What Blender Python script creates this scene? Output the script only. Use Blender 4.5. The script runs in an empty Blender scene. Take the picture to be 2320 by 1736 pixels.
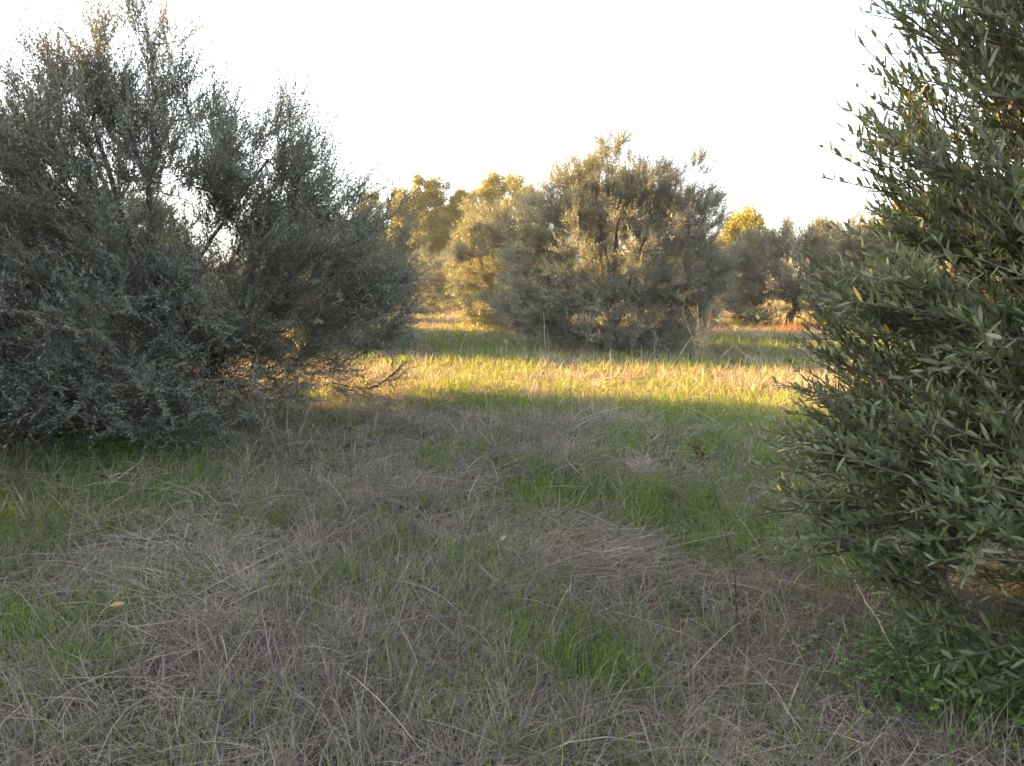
import bpy, math, random
import numpy as np
from mathutils import Vector
rng = np.random.default_rng(7)
random.seed(7)
SC = bpy.context.scene
COL = SC.collection
R = math.radians

# ------------------------------------------------------------------ camera, sky, sun, exposure
CAM_H = 1.60
cam_d = bpy.data.cameras.new("camera")
cam = bpy.data.objects.new("camera", cam_d)
COL.objects.link(cam)
cam.location = (0, 0, CAM_H)
cam.rotation_euler = (R(90 - 7.4), 0, 0)
cam_d.sensor_width = 36
cam_d.lens = 27.2
cam_d.clip_start = 0.05
cam_d.clip_end = 2000
SC.camera = cam

SUN_EL = R(19)
SUN_TO = Vector((-0.96, 0.28, 0)).normalized()          # horizontal direction towards the sun
world = bpy.data.worlds.new("World")
SC.world = world
world.use_nodes = True
nt = world.node_tree
nt.nodes.clear()
sky = nt.nodes.new("ShaderNodeTexSky")
sky.sky_type = 'NISHITA'
sky.sun_disc = False
sky.sun_elevation = SUN_EL
sky.sun_rotation = math.atan2(SUN_TO.x, SUN_TO.y)
sky.air_density = 1.0
sky.dust_density = 2.0
sky.ozone_density = 1.0
hsv = nt.nodes.new("ShaderNodeHueSaturation")
hsv.inputs["Saturation"].default_value = 0.45
bg = nt.nodes.new("ShaderNodeBackground")
bg.inputs["Strength"].default_value = 0.068
out = nt.nodes.new("ShaderNodeOutputWorld")
nt.links.new(sky.outputs[0], hsv.inputs["Color"])
nt.links.new(hsv.outputs[0], bg.inputs["Color"])
nt.links.new(bg.outputs[0], out.inputs["Surface"])

sun_d = bpy.data.lights.new("sun", 'SUN')
sun_d.energy = 4.6
sun_d.angle = R(0.5)
sun_d.color = (1.0, 0.51, 0.08)
sun = bpy.data.objects.new("sun", sun_d)
COL.objects.link(sun)
sv = Vector((SUN_TO.x * math.cos(SUN_EL), SUN_TO.y * math.cos(SUN_EL), math.sin(SUN_EL)))
sun.rotation_euler = sv.to_track_quat('Z', 'Y').to_euler()

SC.view_settings.view_transform = 'Standard'
SC.view_settings.look = 'None'
SC.view_settings.exposure = 3.55
SC.view_settings.gamma = 1.0
SC.cycles.max_bounces = 8
SC.cycles.diffuse_bounces = 5
SC.cycles.glossy_bounces = 2
SC.cycles.transmission_bounces = 4
SC.cycles.sample_clamp_indirect = 4.0
SC.cycles.use_denoising = True
SC.cycles.denoiser = 'OPENIMAGEDENOISE'
SC.cycles.denoising_input_passes = 'RGB_ALBEDO_NORMAL'
SC.cycles.denoising_prefilter = 'ACCURATE'
SC.render.filter_size = 1.7

# ------------------------------------------------------------------ helpers
def nrm(a):
    return a / np.maximum(np.linalg.norm(a, axis=-1, keepdims=True), 1e-9)

class Sines:
    """smooth random field from a handful of sine waves"""
    def __init__(self, dim, freq, seed, n=7):
        r = np.random.default_rng(seed)
        self.k = nrm(r.normal(size=(n, dim))) * freq * r.uniform(0.6, 1.5, (n, 1))
        self.p = r.uniform(0, 6.28, n)
        self.n = n
    def __call__(self, P):
        return np.sin(P @ self.k.T + self.p).sum(-1) / math.sqrt(self.n / 2.0)

G1, G2 = Sines(2, 0.30, 11), Sines(2, 1.3, 12)
def height(P):
    P = np.asarray(P, float)
    r = np.hypot(P[..., 0], P[..., 1])
    f = 1 / (1 + (r / 60) ** 2)
    return (0.045 * G1(P[..., :2]) + 0.022 * G2(P[..., :2])) * f
def gz(x, y):
    return float(height(np.array([x, y])))
cam.location.z = CAM_H + gz(0, 0)

def mesh_obj(name, V, faces, mat, parent=None, attrs=None, smooth=False):
    """V (n,3); faces: list of int arrays (m,k)"""
    me = bpy.data.meshes.new(name)
    V = np.ascontiguousarray(V, dtype=np.float32)
    me.vertices.add(len(V))
    me.vertices.foreach_set("co", V.ravel())
    loops = np.concatenate([f.ravel() for f in faces]).astype(np.int32)
    counts = np.concatenate([np.full(len(f), f.shape[1], np.int32) for f in faces])
    starts = np.concatenate([[0], np.cumsum(counts)[:-1]]).astype(np.int32)
    me.loops.add(len(loops))
    me.loops.foreach_set("vertex_index", loops)
    me.polygons.add(len(counts))
    me.polygons.foreach_set("loop_start", starts)
    me.polygons.foreach_set("loop_total", counts)
    if smooth:
        me.polygons.foreach_set("use_smooth", np.ones(len(counts), dtype=bool))
    for k, a in (attrs or {}).items():
        at = me.attributes.new(k, 'FLOAT', 'POINT')
        at.data.foreach_set("value", np.ascontiguousarray(a, dtype=np.float32))
    me.update(calc_edges=True)
    me.materials.append(mat)
    o = bpy.data.objects.new(name, me)
    COL.objects.link(o)
    if parent is not None:
        o.parent = parent
    return o

def thing(name, label, cat, loc=(0, 0, 0), rz=0, group=None, scale=1.0):
    o = bpy.data.objects.new(name, None)
    COL.objects.link(o)
    o.empty_display_size = 0.2
    o.location = loc
    o.rotation_euler = (0, 0, rz)
    o.scale = (scale,) * 3 if np.isscalar(scale) else scale
    o["label"] = label
    o["category"] = cat
    if group:
        o["group"] = group
    return o
def tag(o, label=None, cat=None, group=None, kind=None):
    if label: o["label"] = label
    if cat: o["category"] = cat
    if group: o["group"] = group
    if kind: o["kind"] = kind
    return o
def copy_tree(o, loc, rz, scale, label, group=None, parent=None):
    c = o.copy()
    COL.objects.link(c)
    if parent is None:
        c.location = loc
        c.rotation_euler = (0, 0, rz)
        c.scale = (scale,) * 3 if np.isscalar(scale) else scale
        c["label"] = label
        if group: c["group"] = group
    else:
        c.parent = parent
    for ch in [x for x in o.children]:
        copy_tree(ch, None, None, None, None, None, c)
    return c

class Geo:
    """collects vertices, faces and a per-vertex tone"""
    def __init__(self):
        self.V, self.F, self.T, self.n = [], {}, [], 0
    def add(self, V, faces, tone):
        V = np.asarray(V, float).reshape(-1, 3)
        self.V.append(V)
        self.T.append(np.broadcast_to(np.asarray(tone, float), (len(V),)))
        for f in faces:
            f = np.asarray(f, int)
            self.F.setdefault(f.shape[1], []).append(f + self.n)
        self.n += len(V)
    def build(self, name, mat, parent=None, smooth=False):
        return mesh_obj(name, np.concatenate(self.V), [np.concatenate(v) for v in self.F.values()], mat, parent,
                        {"tone": np.concatenate(self.T)}, smooth)

def perp(D):
    a = np.where(np.abs(D[..., 2:3]) < 0.9, np.array([0, 0, 1.0]), np.array([1.0, 0, 0]))
    u = nrm(np.cross(D, a))
    return u, np.cross(D, u)

def tube(geo, pts, rad, sides=6, tone=0.5, cap=True):
    """a tube along one polyline"""
    pts = np.asarray(pts, float)
    rad = np.broadcast_to(np.asarray(rad, float), (len(pts),))
    T = nrm(np.gradient(pts, axis=0))
    u, v = perp(T)
    for i in range(1, len(pts)):                      # keep the rings from twisting
        w = u[i - 1] - T[i] * (u[i - 1] @ T[i])
        u[i] = w / (np.linalg.norm(w) + 1e-9)
        v[i] = np.cross(T[i], u[i])
    a = np.arange(sides) / sides * 2 * np.pi
    ring = pts[:, None] + rad[:, None, None] * (np.cos(a)[None, :, None] * u[:, None] + np.sin(a)[None, :, None] * v[:, None])
    V = ring.reshape(-1, 3)
    k = len(pts)
    i = np.arange(k - 1)[:, None] * sides
    j = np.arange(sides)[None]
    j2 = (j + 1) % sides
    F = np.stack([i + j, i + j2, i + sides + j2, i + sides + j], -1).reshape(-1, 4)
    fs = [F]
    if cap:
        V = np.vstack([V, pts[-1] + T[-1] * rad[-1] * 0.4])
        e = (k - 1) * sides
        fs.append(np.stack([e + np.arange(sides), e + (np.arange(sides) + 1) % sides, np.full(sides, len(V) - 1)], -1))
    geo.add(V, fs, tone)

def frusta(geo, A, B, ra, rb, sides=4, tone=0.5):
    """many straight tapered pieces at once"""
    D = nrm(B - A)
    u, v = perp(D)
    a = np.arange(sides) / sides * 2 * np.pi
    ca, sa = np.cos(a)[None, :, None], np.sin(a)[None, :, None]
    off = ca * u[:, None] + sa * v[:, None]
    VA = A[:, None] + off * np.asarray(ra)[:, None, None]
    VB = B[:, None] + off * np.asarray(rb)[:, None, None]
    n = len(A)
    V = np.concatenate([VA, VB], 1).reshape(-1, 3)
    b = (np.arange(n) * 2 * sides)[:, None]
    j = np.arange(sides)[None]
    j2 = (j + 1) % sides
    F = np.stack([b + j, b + j2, b + sides + j2, b + sides + j], -1).reshape(-1, 4)
    geo.add(V, [F], np.repeat(np.broadcast_to(tone, (n,)), 2 * sides))

def leaves(geo, P, D, N, L, W, tone, rich=False):
    """leaf blades: base P, direction D, upper side N"""
    n = len(P)
    S = np.cross(D, N)
    L = L[:, None]; W = W[:, None]
    if not rich:
        fold = N * W * 0.18
        V = np.stack([P, P + D * L * 0.48 + S * W * 0.5 + fold, P + D * L - N * L * 0.06, P + D * L * 0.48 - S * W * 0.5 + fold], 1)
        b = np.arange(n)[:, None] * 4
        geo.add(V.reshape(-1, 3), [b + np.array([[0, 1, 2, 3]])], np.repeat(tone, 4))
    else:
        bend = rng.uniform(-0.10, 0.14, (n, 1))
        def at(t, s, f):
            return P + D * L * t + S * W * s - N * L * bend * (t * t) * 1.0 + N * W * f
        V = np.stack([at(0, 0, 0), at(.32, 0, -.05), at(.68, 0, -.05), at(1.0, 0, 0),
                      at(.22, .38, .06), at(.5, .5, .10), at(.8, .33, .06),
                      at(.22, -.38, .06), at(.5, -.5, .10), at(.8, -.33, .06)], 1)
        b = np.arange(n)[:, None] * 10
        q = np.array([[1, 4, 5, 2], [7, 1, 2, 8]])
        t5 = np.array([[0, 4, 1], [5, 6, 2], [6, 3, 2], [0, 1, 7], [8, 2, 9], [9, 2, 3]])
        geo.add(V.reshape(-1, 3), [(b[:, None] + q[None]).reshape(-1, 4), (b[:, None] + t5[None]).reshape(-1, 3)], np.repeat(tone, 10))

# ------------------------------------------------------------------ materials
def ramp_mat(name, stops, back=None, rough=0.5, spec=0.3, trans=0.2, trans_tint=(1, 1, 1)):
    """leafy stuff: colour from the per-leaf tone, paler underside, some light coming through"""
    m = bpy.data.materials.new(name)
    m.use_nodes = True
    t = m.node_tree
    t.nodes.clear()
    at = t.nodes.new("ShaderNodeAttribute"); at.attribute_name = "tone"
    rp = t.nodes.new("ShaderNodeValToRGB")
    el = rp.color_ramp.elements
    while len(el) < len(stops): el.new(0.5)
    for e, (p, c) in zip(el, stops):
        e.position = p
        e.color = (*c, 1)
    t.links.new(at.outputs["Fac"], rp.inputs[0])
    col = rp.outputs[0]
    if back:
        mx = t.nodes.new("ShaderNodeMix"); mx.data_type = 'RGBA'
        gm = t.nodes.new("ShaderNodeNewGeometry")
        t.links.new(gm.outputs["Backfacing"], mx.inputs[0])
        t.links.new(col, mx.inputs[6])
        mx2 = t.nodes.new("ShaderNodeMix"); mx2.data_type = 'RGBA'
        mx2.inputs[0].default_value = 0.75
        t.links.new(col, mx2.inputs[6])
        mx2.inputs[7].default_value = (*back, 1)
        t.links.new(mx2.outputs[2], mx.inputs[7])
        col = mx.outputs[2]
    pb = t.nodes.new("ShaderNodeBsdfPrincipled")
    pb.inputs["Roughness"].default_value = rough
    pb.inputs["Specular IOR Level"].default_value = spec
    t.links.new(col, pb.inputs["Base Color"])
    tr = t.nodes.new("ShaderNodeBsdfTranslucent")
    tm = t.nodes.new("ShaderNodeMix"); tm.data_type = 'RGBA'; tm.blend_type = 'MULTIPLY'
    tm.inputs[0].default_value = 1.0
    t.links.new(rp.outputs[0], tm.inputs[6])
    tm.inputs[7].default_value = (*trans_tint, 1)
    t.links.new(tm.outputs[2], tr.inputs["Color"])
    ms = t.nodes.new("ShaderNodeMixShader")
    ms.inputs[0].default_value = trans
    t.links.new(pb.outputs[0], ms.inputs[1])
    t.links.new(tr.outputs[0], ms.inputs[2])
    o = t.nodes.new("ShaderNodeOutputMaterial")
    t.links.new(ms.outputs[0], o.inputs[0])
    return m

def noise_mat(name, c1, c2, c3, scale, rough=0.9, bump=0.3, stretch=(1, 1, 1)):
    m = bpy.data.materials.new(name)
    m.use_nodes = True
    t = m.node_tree
    pb = t.nodes["Principled BSDF"]
    pb.inputs["Roughness"].default_value = rough
    pb.inputs["Specular IOR Level"].default_value = 0.2
    tc = t.nodes.new("ShaderNodeTexCoord")
    mp = t.nodes.new("ShaderNodeMapping")
    mp.inputs["Scale"].default_value = stretch
    t.links.new(tc.outputs["Object"], mp.inputs[0])
    nz = t.nodes.new("ShaderNodeTexNoise")
    nz.inputs["Scale"].default_value = scale
    nz.inputs["Detail"].default_value = 8
    nz.inputs["Roughness"].default_value = 0.7
    t.links.new(mp.outputs[0], nz.inputs["Vector"])
    rp = t.nodes.new("ShaderNodeValToRGB")
    el = rp.color_ramp.elements
    el[0].position = 0.32; el[0].color = (*c1, 1)
    el[1].position = 0.70; el[1].color = (*c3, 1)
    e = el.new(0.5); e.color = (*c2, 1)
    t.links.new(nz.outputs[0], rp.inputs[0])
    t.links.new(rp.outputs[0], pb.inputs["Base Color"])
    bp = t.nodes.new("ShaderNodeBump")
    bp.inputs["Strength"].default_value = bump
    bp.inputs["Distance"].default_value = 0.02
    t.links.new(nz.outputs[0], bp.inputs["Height"])
    t.links.new(bp.outputs[0], pb.inputs["Normal"])
    return m

M_OLIVE = ramp_mat("olive_leaf", [(0.0, (.085, .102, .082)), (.45, (.135, .158, .128)), (.8, (.19, .212, .168)), (.93, (.23, .24, .16)), (1.0, (.34, .25, .09))],
                   back=(.43, .455, .42), rough=.42, spec=.5, trans=.30, trans_tint=(1.5, 1.5, .95))
M_OLIVE_NEAR = ramp_mat("olive_leaf_near", [(0.0, (.048, .068, .028)), (.45, (.085, .112, .046)), (.85, (.14, .165, .066)), (.985, (.15, .16, .075)), (1.0, (.42, .24, .03))],
                        back=(.26, .295, .18), rough=.40, spec=.45, trans=.18, trans_tint=(1.6, 1.6, .7))
M_EUC = ramp_mat("eucalyptus_leaf", [(0.0, (.14, .145, .06)), (.5, (.27, .265, .10)), (1.0, (.42, .39, .14))], rough=.5, spec=.3, trans=.4)
M_YEL = ramp_mat("yellowing_leaf", [(0.0, (.11, .12, .02)), (.5, (.21, .21, .03)), (1.0, (.36, .30, .03))], rough=.5, spec=.25, trans=.3)
M_DRY = ramp_mat("dry_grass", [(0.0, (.095, .074, .063)), (.35, (.21, .175, .152)), (.75, (.38, .325, .275)), (1.0, (.64, .57, .48))], rough=.6, spec=.2, trans=.25)
M_GREEN = ramp_mat("green_grass", [(0.0, (.060, .090, .030)), (.5, (.13, .19, .046)), (.85, (.19, .26, .06)), (1.0, (.28, .28, .10))], rough=.5, spec=.25, trans=.4, trans_tint=(1.3, 1.3, .7))
M_CLOVER = ramp_mat("clover_leaf", [(0.0, (.05, .105, .022)), (.6, (.10, .20, .04)), (1.0, (.17, .28, .055))], rough=.5, spec=.3, trans=.3)
M_STALK = ramp_mat("dry_stalk", [(0.0, (.16, .11, .07)), (.5, (.36, .28, .19)), (1.0, (.55, .46, .33))], rough=.7, spec=.15, trans=.05)
M_DARKSTALK = ramp_mat("dark_stalk", [(0.0, (.035, .022, .02)), (1.0, (.09, .05, .04))], rough=.7, spec=.15, trans=.0)
M_RED = ramp_mat("russet_stalk", [(0.0, (.20, .09, .05)), (.5, (.34, .17, .09)), (1.0, (.50, .30, .16))], rough=.7, spec=.15, trans=.15)
M_DEADLEAF = ramp_mat("dead_leaf", [(0.0, (.13, .05, .035)), (.5, (.42, .26, .08)), (1.0, (.50, .42, .30))], rough=.7, spec=.15, trans=.15)
M_BARK = noise_mat("bark", (.045, .036, .032), (.095, .08, .07), (.19, .17, .15), 9, bump=.8, stretch=(1, 1, .35))
M_TWIG = noise_mat("twig_bark", (.08, .068, .058), (.14, .12, .10), (.22, .20, .175), 14, bump=.1)
M_EBARK = noise_mat("eucalyptus_bark", (.14, .11, .08), (.25, .21, .17), (.4, .36, .3), 3, bump=.3, stretch=(1, 1, .3))

# ------------------------------------------------------------------ ground: one sheet to the horizon
def ground_mat():
    m = bpy.data.materials.new("ground")
    m.use_nodes = True
    t = m.node_tree
    pb = t.nodes["Principled BSDF"]
    pb.inputs["Roughness"].default_value = 1.0
    pb.inputs["Specular IOR Level"].default_value = 0.05
    tc = t.nodes.new("ShaderNodeTexCoord")
    def nz(scale, detail=6, rough=.6):
        n = t.nodes.new("ShaderNodeTexNoise")
        n.inputs["Scale"].default_value = scale
        n.inputs["Detail"].default_value = detail
        n.inputs["Roughness"].default_value = rough
        t.links.new(tc.outputs["Object"], n.inputs["Vector"])
        return n
    a, b, c = nz(38, 8, .75), nz(.55, 5, .6), nz(.22, 4, .6)
    r1 = t.nodes.new("ShaderNodeValToRGB")
    e = r1.color_ramp.elements
    e[0].position = .3; e[0].color = (.035, .026, .020, 1)
    e[1].position = .75; e[1].color = (.17, .135, .095, 1)
    x = e.new(.5); x.color = (.062, .048, .036, 1)
    t.links.new(a.outputs[0], r1.inputs[0])
    r2 = t.nodes.new("ShaderNodeValToRGB")                     # mossy green patches
    e = r2.color_ramp.elements
    e[0].position = .48; e[0].color = (0, 0, 0, 1)
    e[1].position = .62; e[1].color = (.7, .7, .7, 1)
    t.links.new(b.outputs[0], r2.inputs[0])
    m1 = t.nodes.new("ShaderNodeMix"); m1.data_type = 'RGBA'
    t.links.new(r2.outputs[0], m1.inputs[0])
    t.links.new(r1.outputs[0], m1.inputs[6])
    m1.inputs[7].default_value = (.065, .075, .024, 1)
    r3 = t.nodes.new("ShaderNodeValToRGB")                     # red earth showing through
    e = r3.color_ramp.elements
    e[0].position = .62; e[0].color = (0, 0, 0, 1)
    e[1].position = .70; e[1].color = (.8, .8, .8, 1)
    t.links.new(c.outputs[0], r3.inputs[0])
    m2 = t.nodes.new("ShaderNodeMix"); m2.data_type = 'RGBA'
    t.links.new(r3.outputs[0], m2.inputs[0])
    t.links.new(m1.outputs[2], m2.inputs[6])
    m2.inputs[7].default_value = (.09, .035, .025, 1)
    t.links.new(m2.outputs[2], pb.inputs["Base Color"])
    bp = t.nodes.new("ShaderNodeBump")
    bp.inputs["Strength"].default_value = .7
    bp.inputs["Distance"].default_value = .03
    t.links.new(a.outputs[0], bp.inputs["Height"])
    t.links.new(bp.outputs[0], pb.inputs["Normal"])
    return m
def axis(lim):
    a = np.concatenate([np.arange(0, 14, .25), np.arange(14, 40, 1.0), np.geomspace(40, lim, 22)])
    return a
ax = axis(900)
ax = np.concatenate([-ax[::-1][:-1], ax])
gx, gy = np.meshgrid(ax, ax, indexing='ij')
gp = np.stack([gx.ravel(), gy.ravel()], -1)
GV = np.column_stack([gp, height(gp)])
n = len(ax)
ii, jj = np.meshgrid(np.arange(n - 1), np.arange(n - 1), indexing='ij')
q = (ii * n + jj).ravel()
GF = np.stack([q, q + n, q + n + 1, q + 1], -1)
tag(mesh_obj("ground", GV, [GF], ground_mat(), smooth=True), kind="structure")

# ------------------------------------------------------------------ trees
def bez(p0, p1, p2, k):
    t = np.linspace(0, 1, k)[:, None]
    return (1 - t) ** 2 * p0 + 2 * t * (1 - t) * p1 + t * t * p2

def make_olive(name, label, base, blobs, seed, nclust=400, shoots=16, slen=(.22, .5), pairs=9, leafL=.05, leafW=.012,
               gap=-.7, rich=False, mat=None, trunk_r=.16, fork=.55, nlimb=6, spread=(1.6, 1.6), up=.35, core_z=1.0,
               stumps=(), droop=0.0, lead=(), group=None, sparse=None, zmin=.16, cat="olive tree", limb_r=.5, tilt=None, wispy=.06, jit=.48):
    r = np.random.default_rng(seed)
    root = thing(name, label, cat, (base[0], base[1], gz(*base) - .02), group=group)
    B = np.array(blobs, float)
    C, Rr = B[:, :3], B[:, 3:6]
    # cluster points inside the union of the blobs, thicker towards the outside
    w = Rr.prod(1) ** .75
    w /= w.sum()
    pts = []
    fld = Sines(3, 2.6, seed + 1)
    while len(pts) < nclust:
        k = r.choice(len(B), 400, p=w)
        d = nrm(r.normal(size=(400, 3)))
        rad = r.uniform(.12, 1, 400) ** (1 / 2.4)
        p = C[k] + Rr[k] * d * rad[:, None]
        qn = np.linalg.norm((p[:, None] - C[None]) / Rr[None], axis=-1).min(1)
        ok = (r.uniform(size=400) < np.clip((qn - .10) / .55, .05, 1)) & (p[:, 2] > zmin) & (fld(p) > gap)
        if sparse is not None:
            ok &= r.uniform(size=400) < sparse(p)
        pts += list(p[ok])
    pts = np.array(pts[:nclust])
    # trunk and limbs
    g = Geo()
    top = np.array([r.normal() * .12, r.normal() * .12, fork])
    tp = bez(np.zeros(3), np.array([r.normal() * .1, r.normal() * .1, fork * .5]), top, 7)
    tr = trunk_r * np.array([1.55, 1.15, 1.0, .95, .95, 1.0, .9])
    tube(g, tp, tr, 10)
    V = g.V[0]
    V += (Sines(3, 16, seed + 2)(V)[:, None] * .03 * trunk_r / .16) * nrm(V * np.array([1, 1, 0]))
    trunk = g.build("trunk", M_BARK, root, smooth=True)
    nodes, npar, nrad, plen = [tp[-1]], [-1], [trunk_r], [0.0]
    hi = (C[:, 2] + Rr[:, 2]).max()
    ends = list(lead)
    for k in range(nlimb - len(ends)):
        a = 2 * np.pi * (k + r.uniform(-.3, .3)) / max(1, nlimb - len(ends)) + seed
        ends.append((math.cos(a) * spread[0] * r.uniform(.6, 1), math.sin(a) * spread[1] * r.uniform(.6, 1), r.uniform(.45, .8) * hi))
    for e in ends:
        e = np.array(e, float)
        mid = np.array([e[0] * .35, e[1] * .35, fork + (e[2] - fork) * r.uniform(.5, .75)]) + r.normal(size=3) * .12
        lp = bez(tp[-1] - np.array([0, 0, .08]), mid, e, 9)
        lp[1:-1] += r.normal(size=(7, 3)) * .035
        lr = np.linspace(trunk_r * limb_r * r.uniform(.85, 1.15), .014, 9)
        lg = Geo()
        tube(lg, lp, lr, 7)
        lg.build("limb", M_BARK, trunk, smooth=True)
        prev = 0
        for q_ in range(2, 9):
            nodes.append(lp[q_]); npar.append(prev); nrad.append(lr[q_]); plen.append(plen[prev] + .3)
            prev = len(nodes) - 1
    for e in stumps:                                   # sawn-off limbs
        e = np.array(e, float)
        lp = bez(tp[-1], np.array([e[0] * .5, e[1] * .5, e[2] * .6]), e, 6)
        lg = Geo()
        tube(lg, lp, np.linspace(.05, .07, 6), 8)
        lg.build("cut_limb", M_BARK, trunk, smooth=True)
    # thin branches: each cluster joins the nearest earlier node
    order = np.argsort(np.linalg.norm(pts - tp[-1], axis=1))
    A, Bq, ra, rb = [], [], [], []
    par_pt = np.zeros_like(pts)
    NN = np.zeros((len(nodes) + 2 * nclust, 3)); PL = np.zeros(len(NN))
    m = len(nodes)
    NN[:m] = nodes; PL[:m] = plen
    for i in order:
        p = pts[i]
        d = np.linalg.norm(NN[:m] - p, axis=1)
        j = int(np.argmin(d + .25 * PL[:m]))
        a = NN[j]
        mid = (a + p) / 2 + r.normal(size=3) * .10 * d[j] + np.array([0, 0, -.06 * d[j]])
        tk = .0035 + .006 * min(d[j], 1.2)
        A += [a, mid]; Bq += [mid, p]; ra += [tk * 1.5, tk]; rb += [tk, tk * .6]
        NN[m] = mid; PL[m] = PL[j] + d[j] / 2
        NN[m + 1] = p; PL[m + 1] = PL[j] + d[j]
        m += 2
        par_pt[i] = mid
    tw = Geo()
    frusta(tw, np.array(A), np.array(Bq), np.array(ra), np.array(rb), 5)
    # leafy shoots
    ci = np.repeat(np.arange(nclust), shoots)
    ns = len(ci)
    u = r.uniform(.35, 1.1, (ns, 1))
    o = par_pt[ci] * (1 - u) + pts[ci] * u + r.normal(size=(ns, 3)) * .035
    outw = nrm(o - np.array([0, 0, core_z]))
    along = nrm(pts[ci] - par_pt[ci])
    d = outw * .55 + along * .35 + np.array([0, 0, up]) + r.normal(size=(ns, 3)) * jit
    if tilt is not None:
        d = d + np.array(tilt)
    d = nrm(d)
    ln = r.uniform(*slen, ns)
    lw = r.uniform(size=ns) < wispy
    hi_s = o[:, 2] > hi * .55
    ln = np.where(lw & hi_s, ln * 1.8, ln)
    d = np.where((lw & hi_s)[:, None], nrm(d + np.array([0, 0, 1.0])), d)
    bend = (r.normal(size=(ns, 3)) * .10 + np.array([0, 0, -droop])) * ln[:, None]
    stone = .5 * r.beta(2.2, 2.2, ns) + .5 * r.beta(1.8, 1.8, nclust)[ci]
    K = pairs
    t = (np.arange(K) + .6) / K
    tt = t[None, :, None]
    P = o[:, None] + d[:, None] * ln[:, None, None] * tt + bend[:, None] * tt ** 2
    T = nrm(d[:, None] * ln[:, None, None] + 2 * bend[:, None] * tt)
    Pf, Tf = P.reshape(-1, 3), T.reshape(-1, 3)
    a0 = (np.arange(K)[None] * np.pi / 2 + r.uniform(0, 6.28, (ns, 1)) + r.normal(size=(ns, K)) * .35).ravel()
    uu, vv = perp(Tf)
    lg = Geo()
    keep_p = .93
    for s in (0, np.pi):
        pv = nrm(np.cos(a0 + s)[:, None] * uu + np.sin(a0 + s)[:, None] * vv)
        A_ = r.normal(.80, .22, len(Pf))[:, None]
        D = nrm(Tf * np.cos(A_) + pv * np.sin(A_) + r.normal(size=Pf.shape) * (.12 if rich else .08) + np.array([0, 0, .38 if rich else 0]))
        Nn = Tf * np.sin(A_) - pv * np.cos(A_) + np.array([0, 0, .55])
        Nn = nrm(Nn - D * (Nn * D).sum(1, keepdims=True))
        env = np.tile(.62 + .38 * np.sin(np.pi * np.clip(t * .9 + .12, 0, 1)), ns)
        L = leafL * env * (r.uniform(.62, 1.3, len(Pf)) if rich else r.uniform(.78, 1.2, len(Pf)))
        W = leafW * env * r.uniform(.8, 1.2, len(Pf))
        tone = np.clip(.62 * np.repeat(stone, K) + .38 * r.uniform(size=len(Pf)), 0, .94)
        tone = np.where(r.uniform(size=len(Pf)) < (.003 if rich else .006), 1.0, tone)
        kk = r.uniform(size=len(Pf)) < keep_p
        leaves(lg, Pf[kk], D[kk], Nn[kk], L[kk], W[kk], tone[kk], rich)
    mid = o + d * ln[:, None] * .5 + bend * .25
    end = o + d * ln[:, None] + bend
    back = np.minimum(1, .12 / ln)[:, None]
    st = .0036 if rich else .0026
    frusta(tw, o - d * ln[:, None] * back * .4, mid, np.full(ns, st * 1.2), np.full(ns, st * .85), 3)
    frusta(tw, mid, end, np.full(ns, st * .85), np.full(ns, st * .4), 3)
    tw.build("twigs", M_TWIG, root)
    lg.build("crown", mat or M_OLIVE, root)
    return root

# the big olive on the left
def sp_left(p):      # the lower right side is thin: branches with few leaves, grass showing through
    q_ = ((p[:, 0] - 2.0) / .95) ** 2 + ((p[:, 2] - .78) / .34) ** 2
    return np.where(q_ < 1, .30, np.clip(1.2 - .25 * (p[:, 2] - 1.5), .55, 1.0))
make_olive("olive_tree", "big bushy grey olive tree on the left, cut off by the photo edge", (-3.75, 8.1),
    [(-.1, 0, 2.1, 1.9, 1.9, 1.45), (-.5, -.6, 1.05, 2.1, 2.0, .85), (1.9, -.1, 1.7, .92, 1.1, .78), (2.2, 0, 1.15, .6, .9, .55), (1.95, 0, .75, .85, .9, .42),
     (-.9, 0, 3.2, .85, .9, .65), (.15, 0, 3.45, .75, .75, .62), (.05, 0, 4.0, .26, .26, .42), (1.2, .1, 2.75, .75, .8, .62),
     (-2.0, .2, 1.9, 1.3, 1.6, 1.6), (.4, -.9, .55, 1.5, 1.3, .45), (-1.4, -1.0, .6, 1.7, 1.4, .6), (1.0, 1.9, 1.2, 1.2, 1.0, .9), (.25, .3, 2.6, .7, .8, .5)],
    seed=21, nclust=1680, shoots=12, slen=(.24, .56), pairs=11, leafL=.052, leafW=.0135, gap=-1.05, trunk_r=.15, nlimb=9, limb_r=.20,
    spread=(1.5, 1.4), stumps=((-.25, -.25, 1.9), (.35, -.2, 1.85)), lead=((.2, -.1, 3.4), (-1.2, 0, 2.9)),
    sparse=sp_left, group="olive trees of the grove", zmin=.1)

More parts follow.
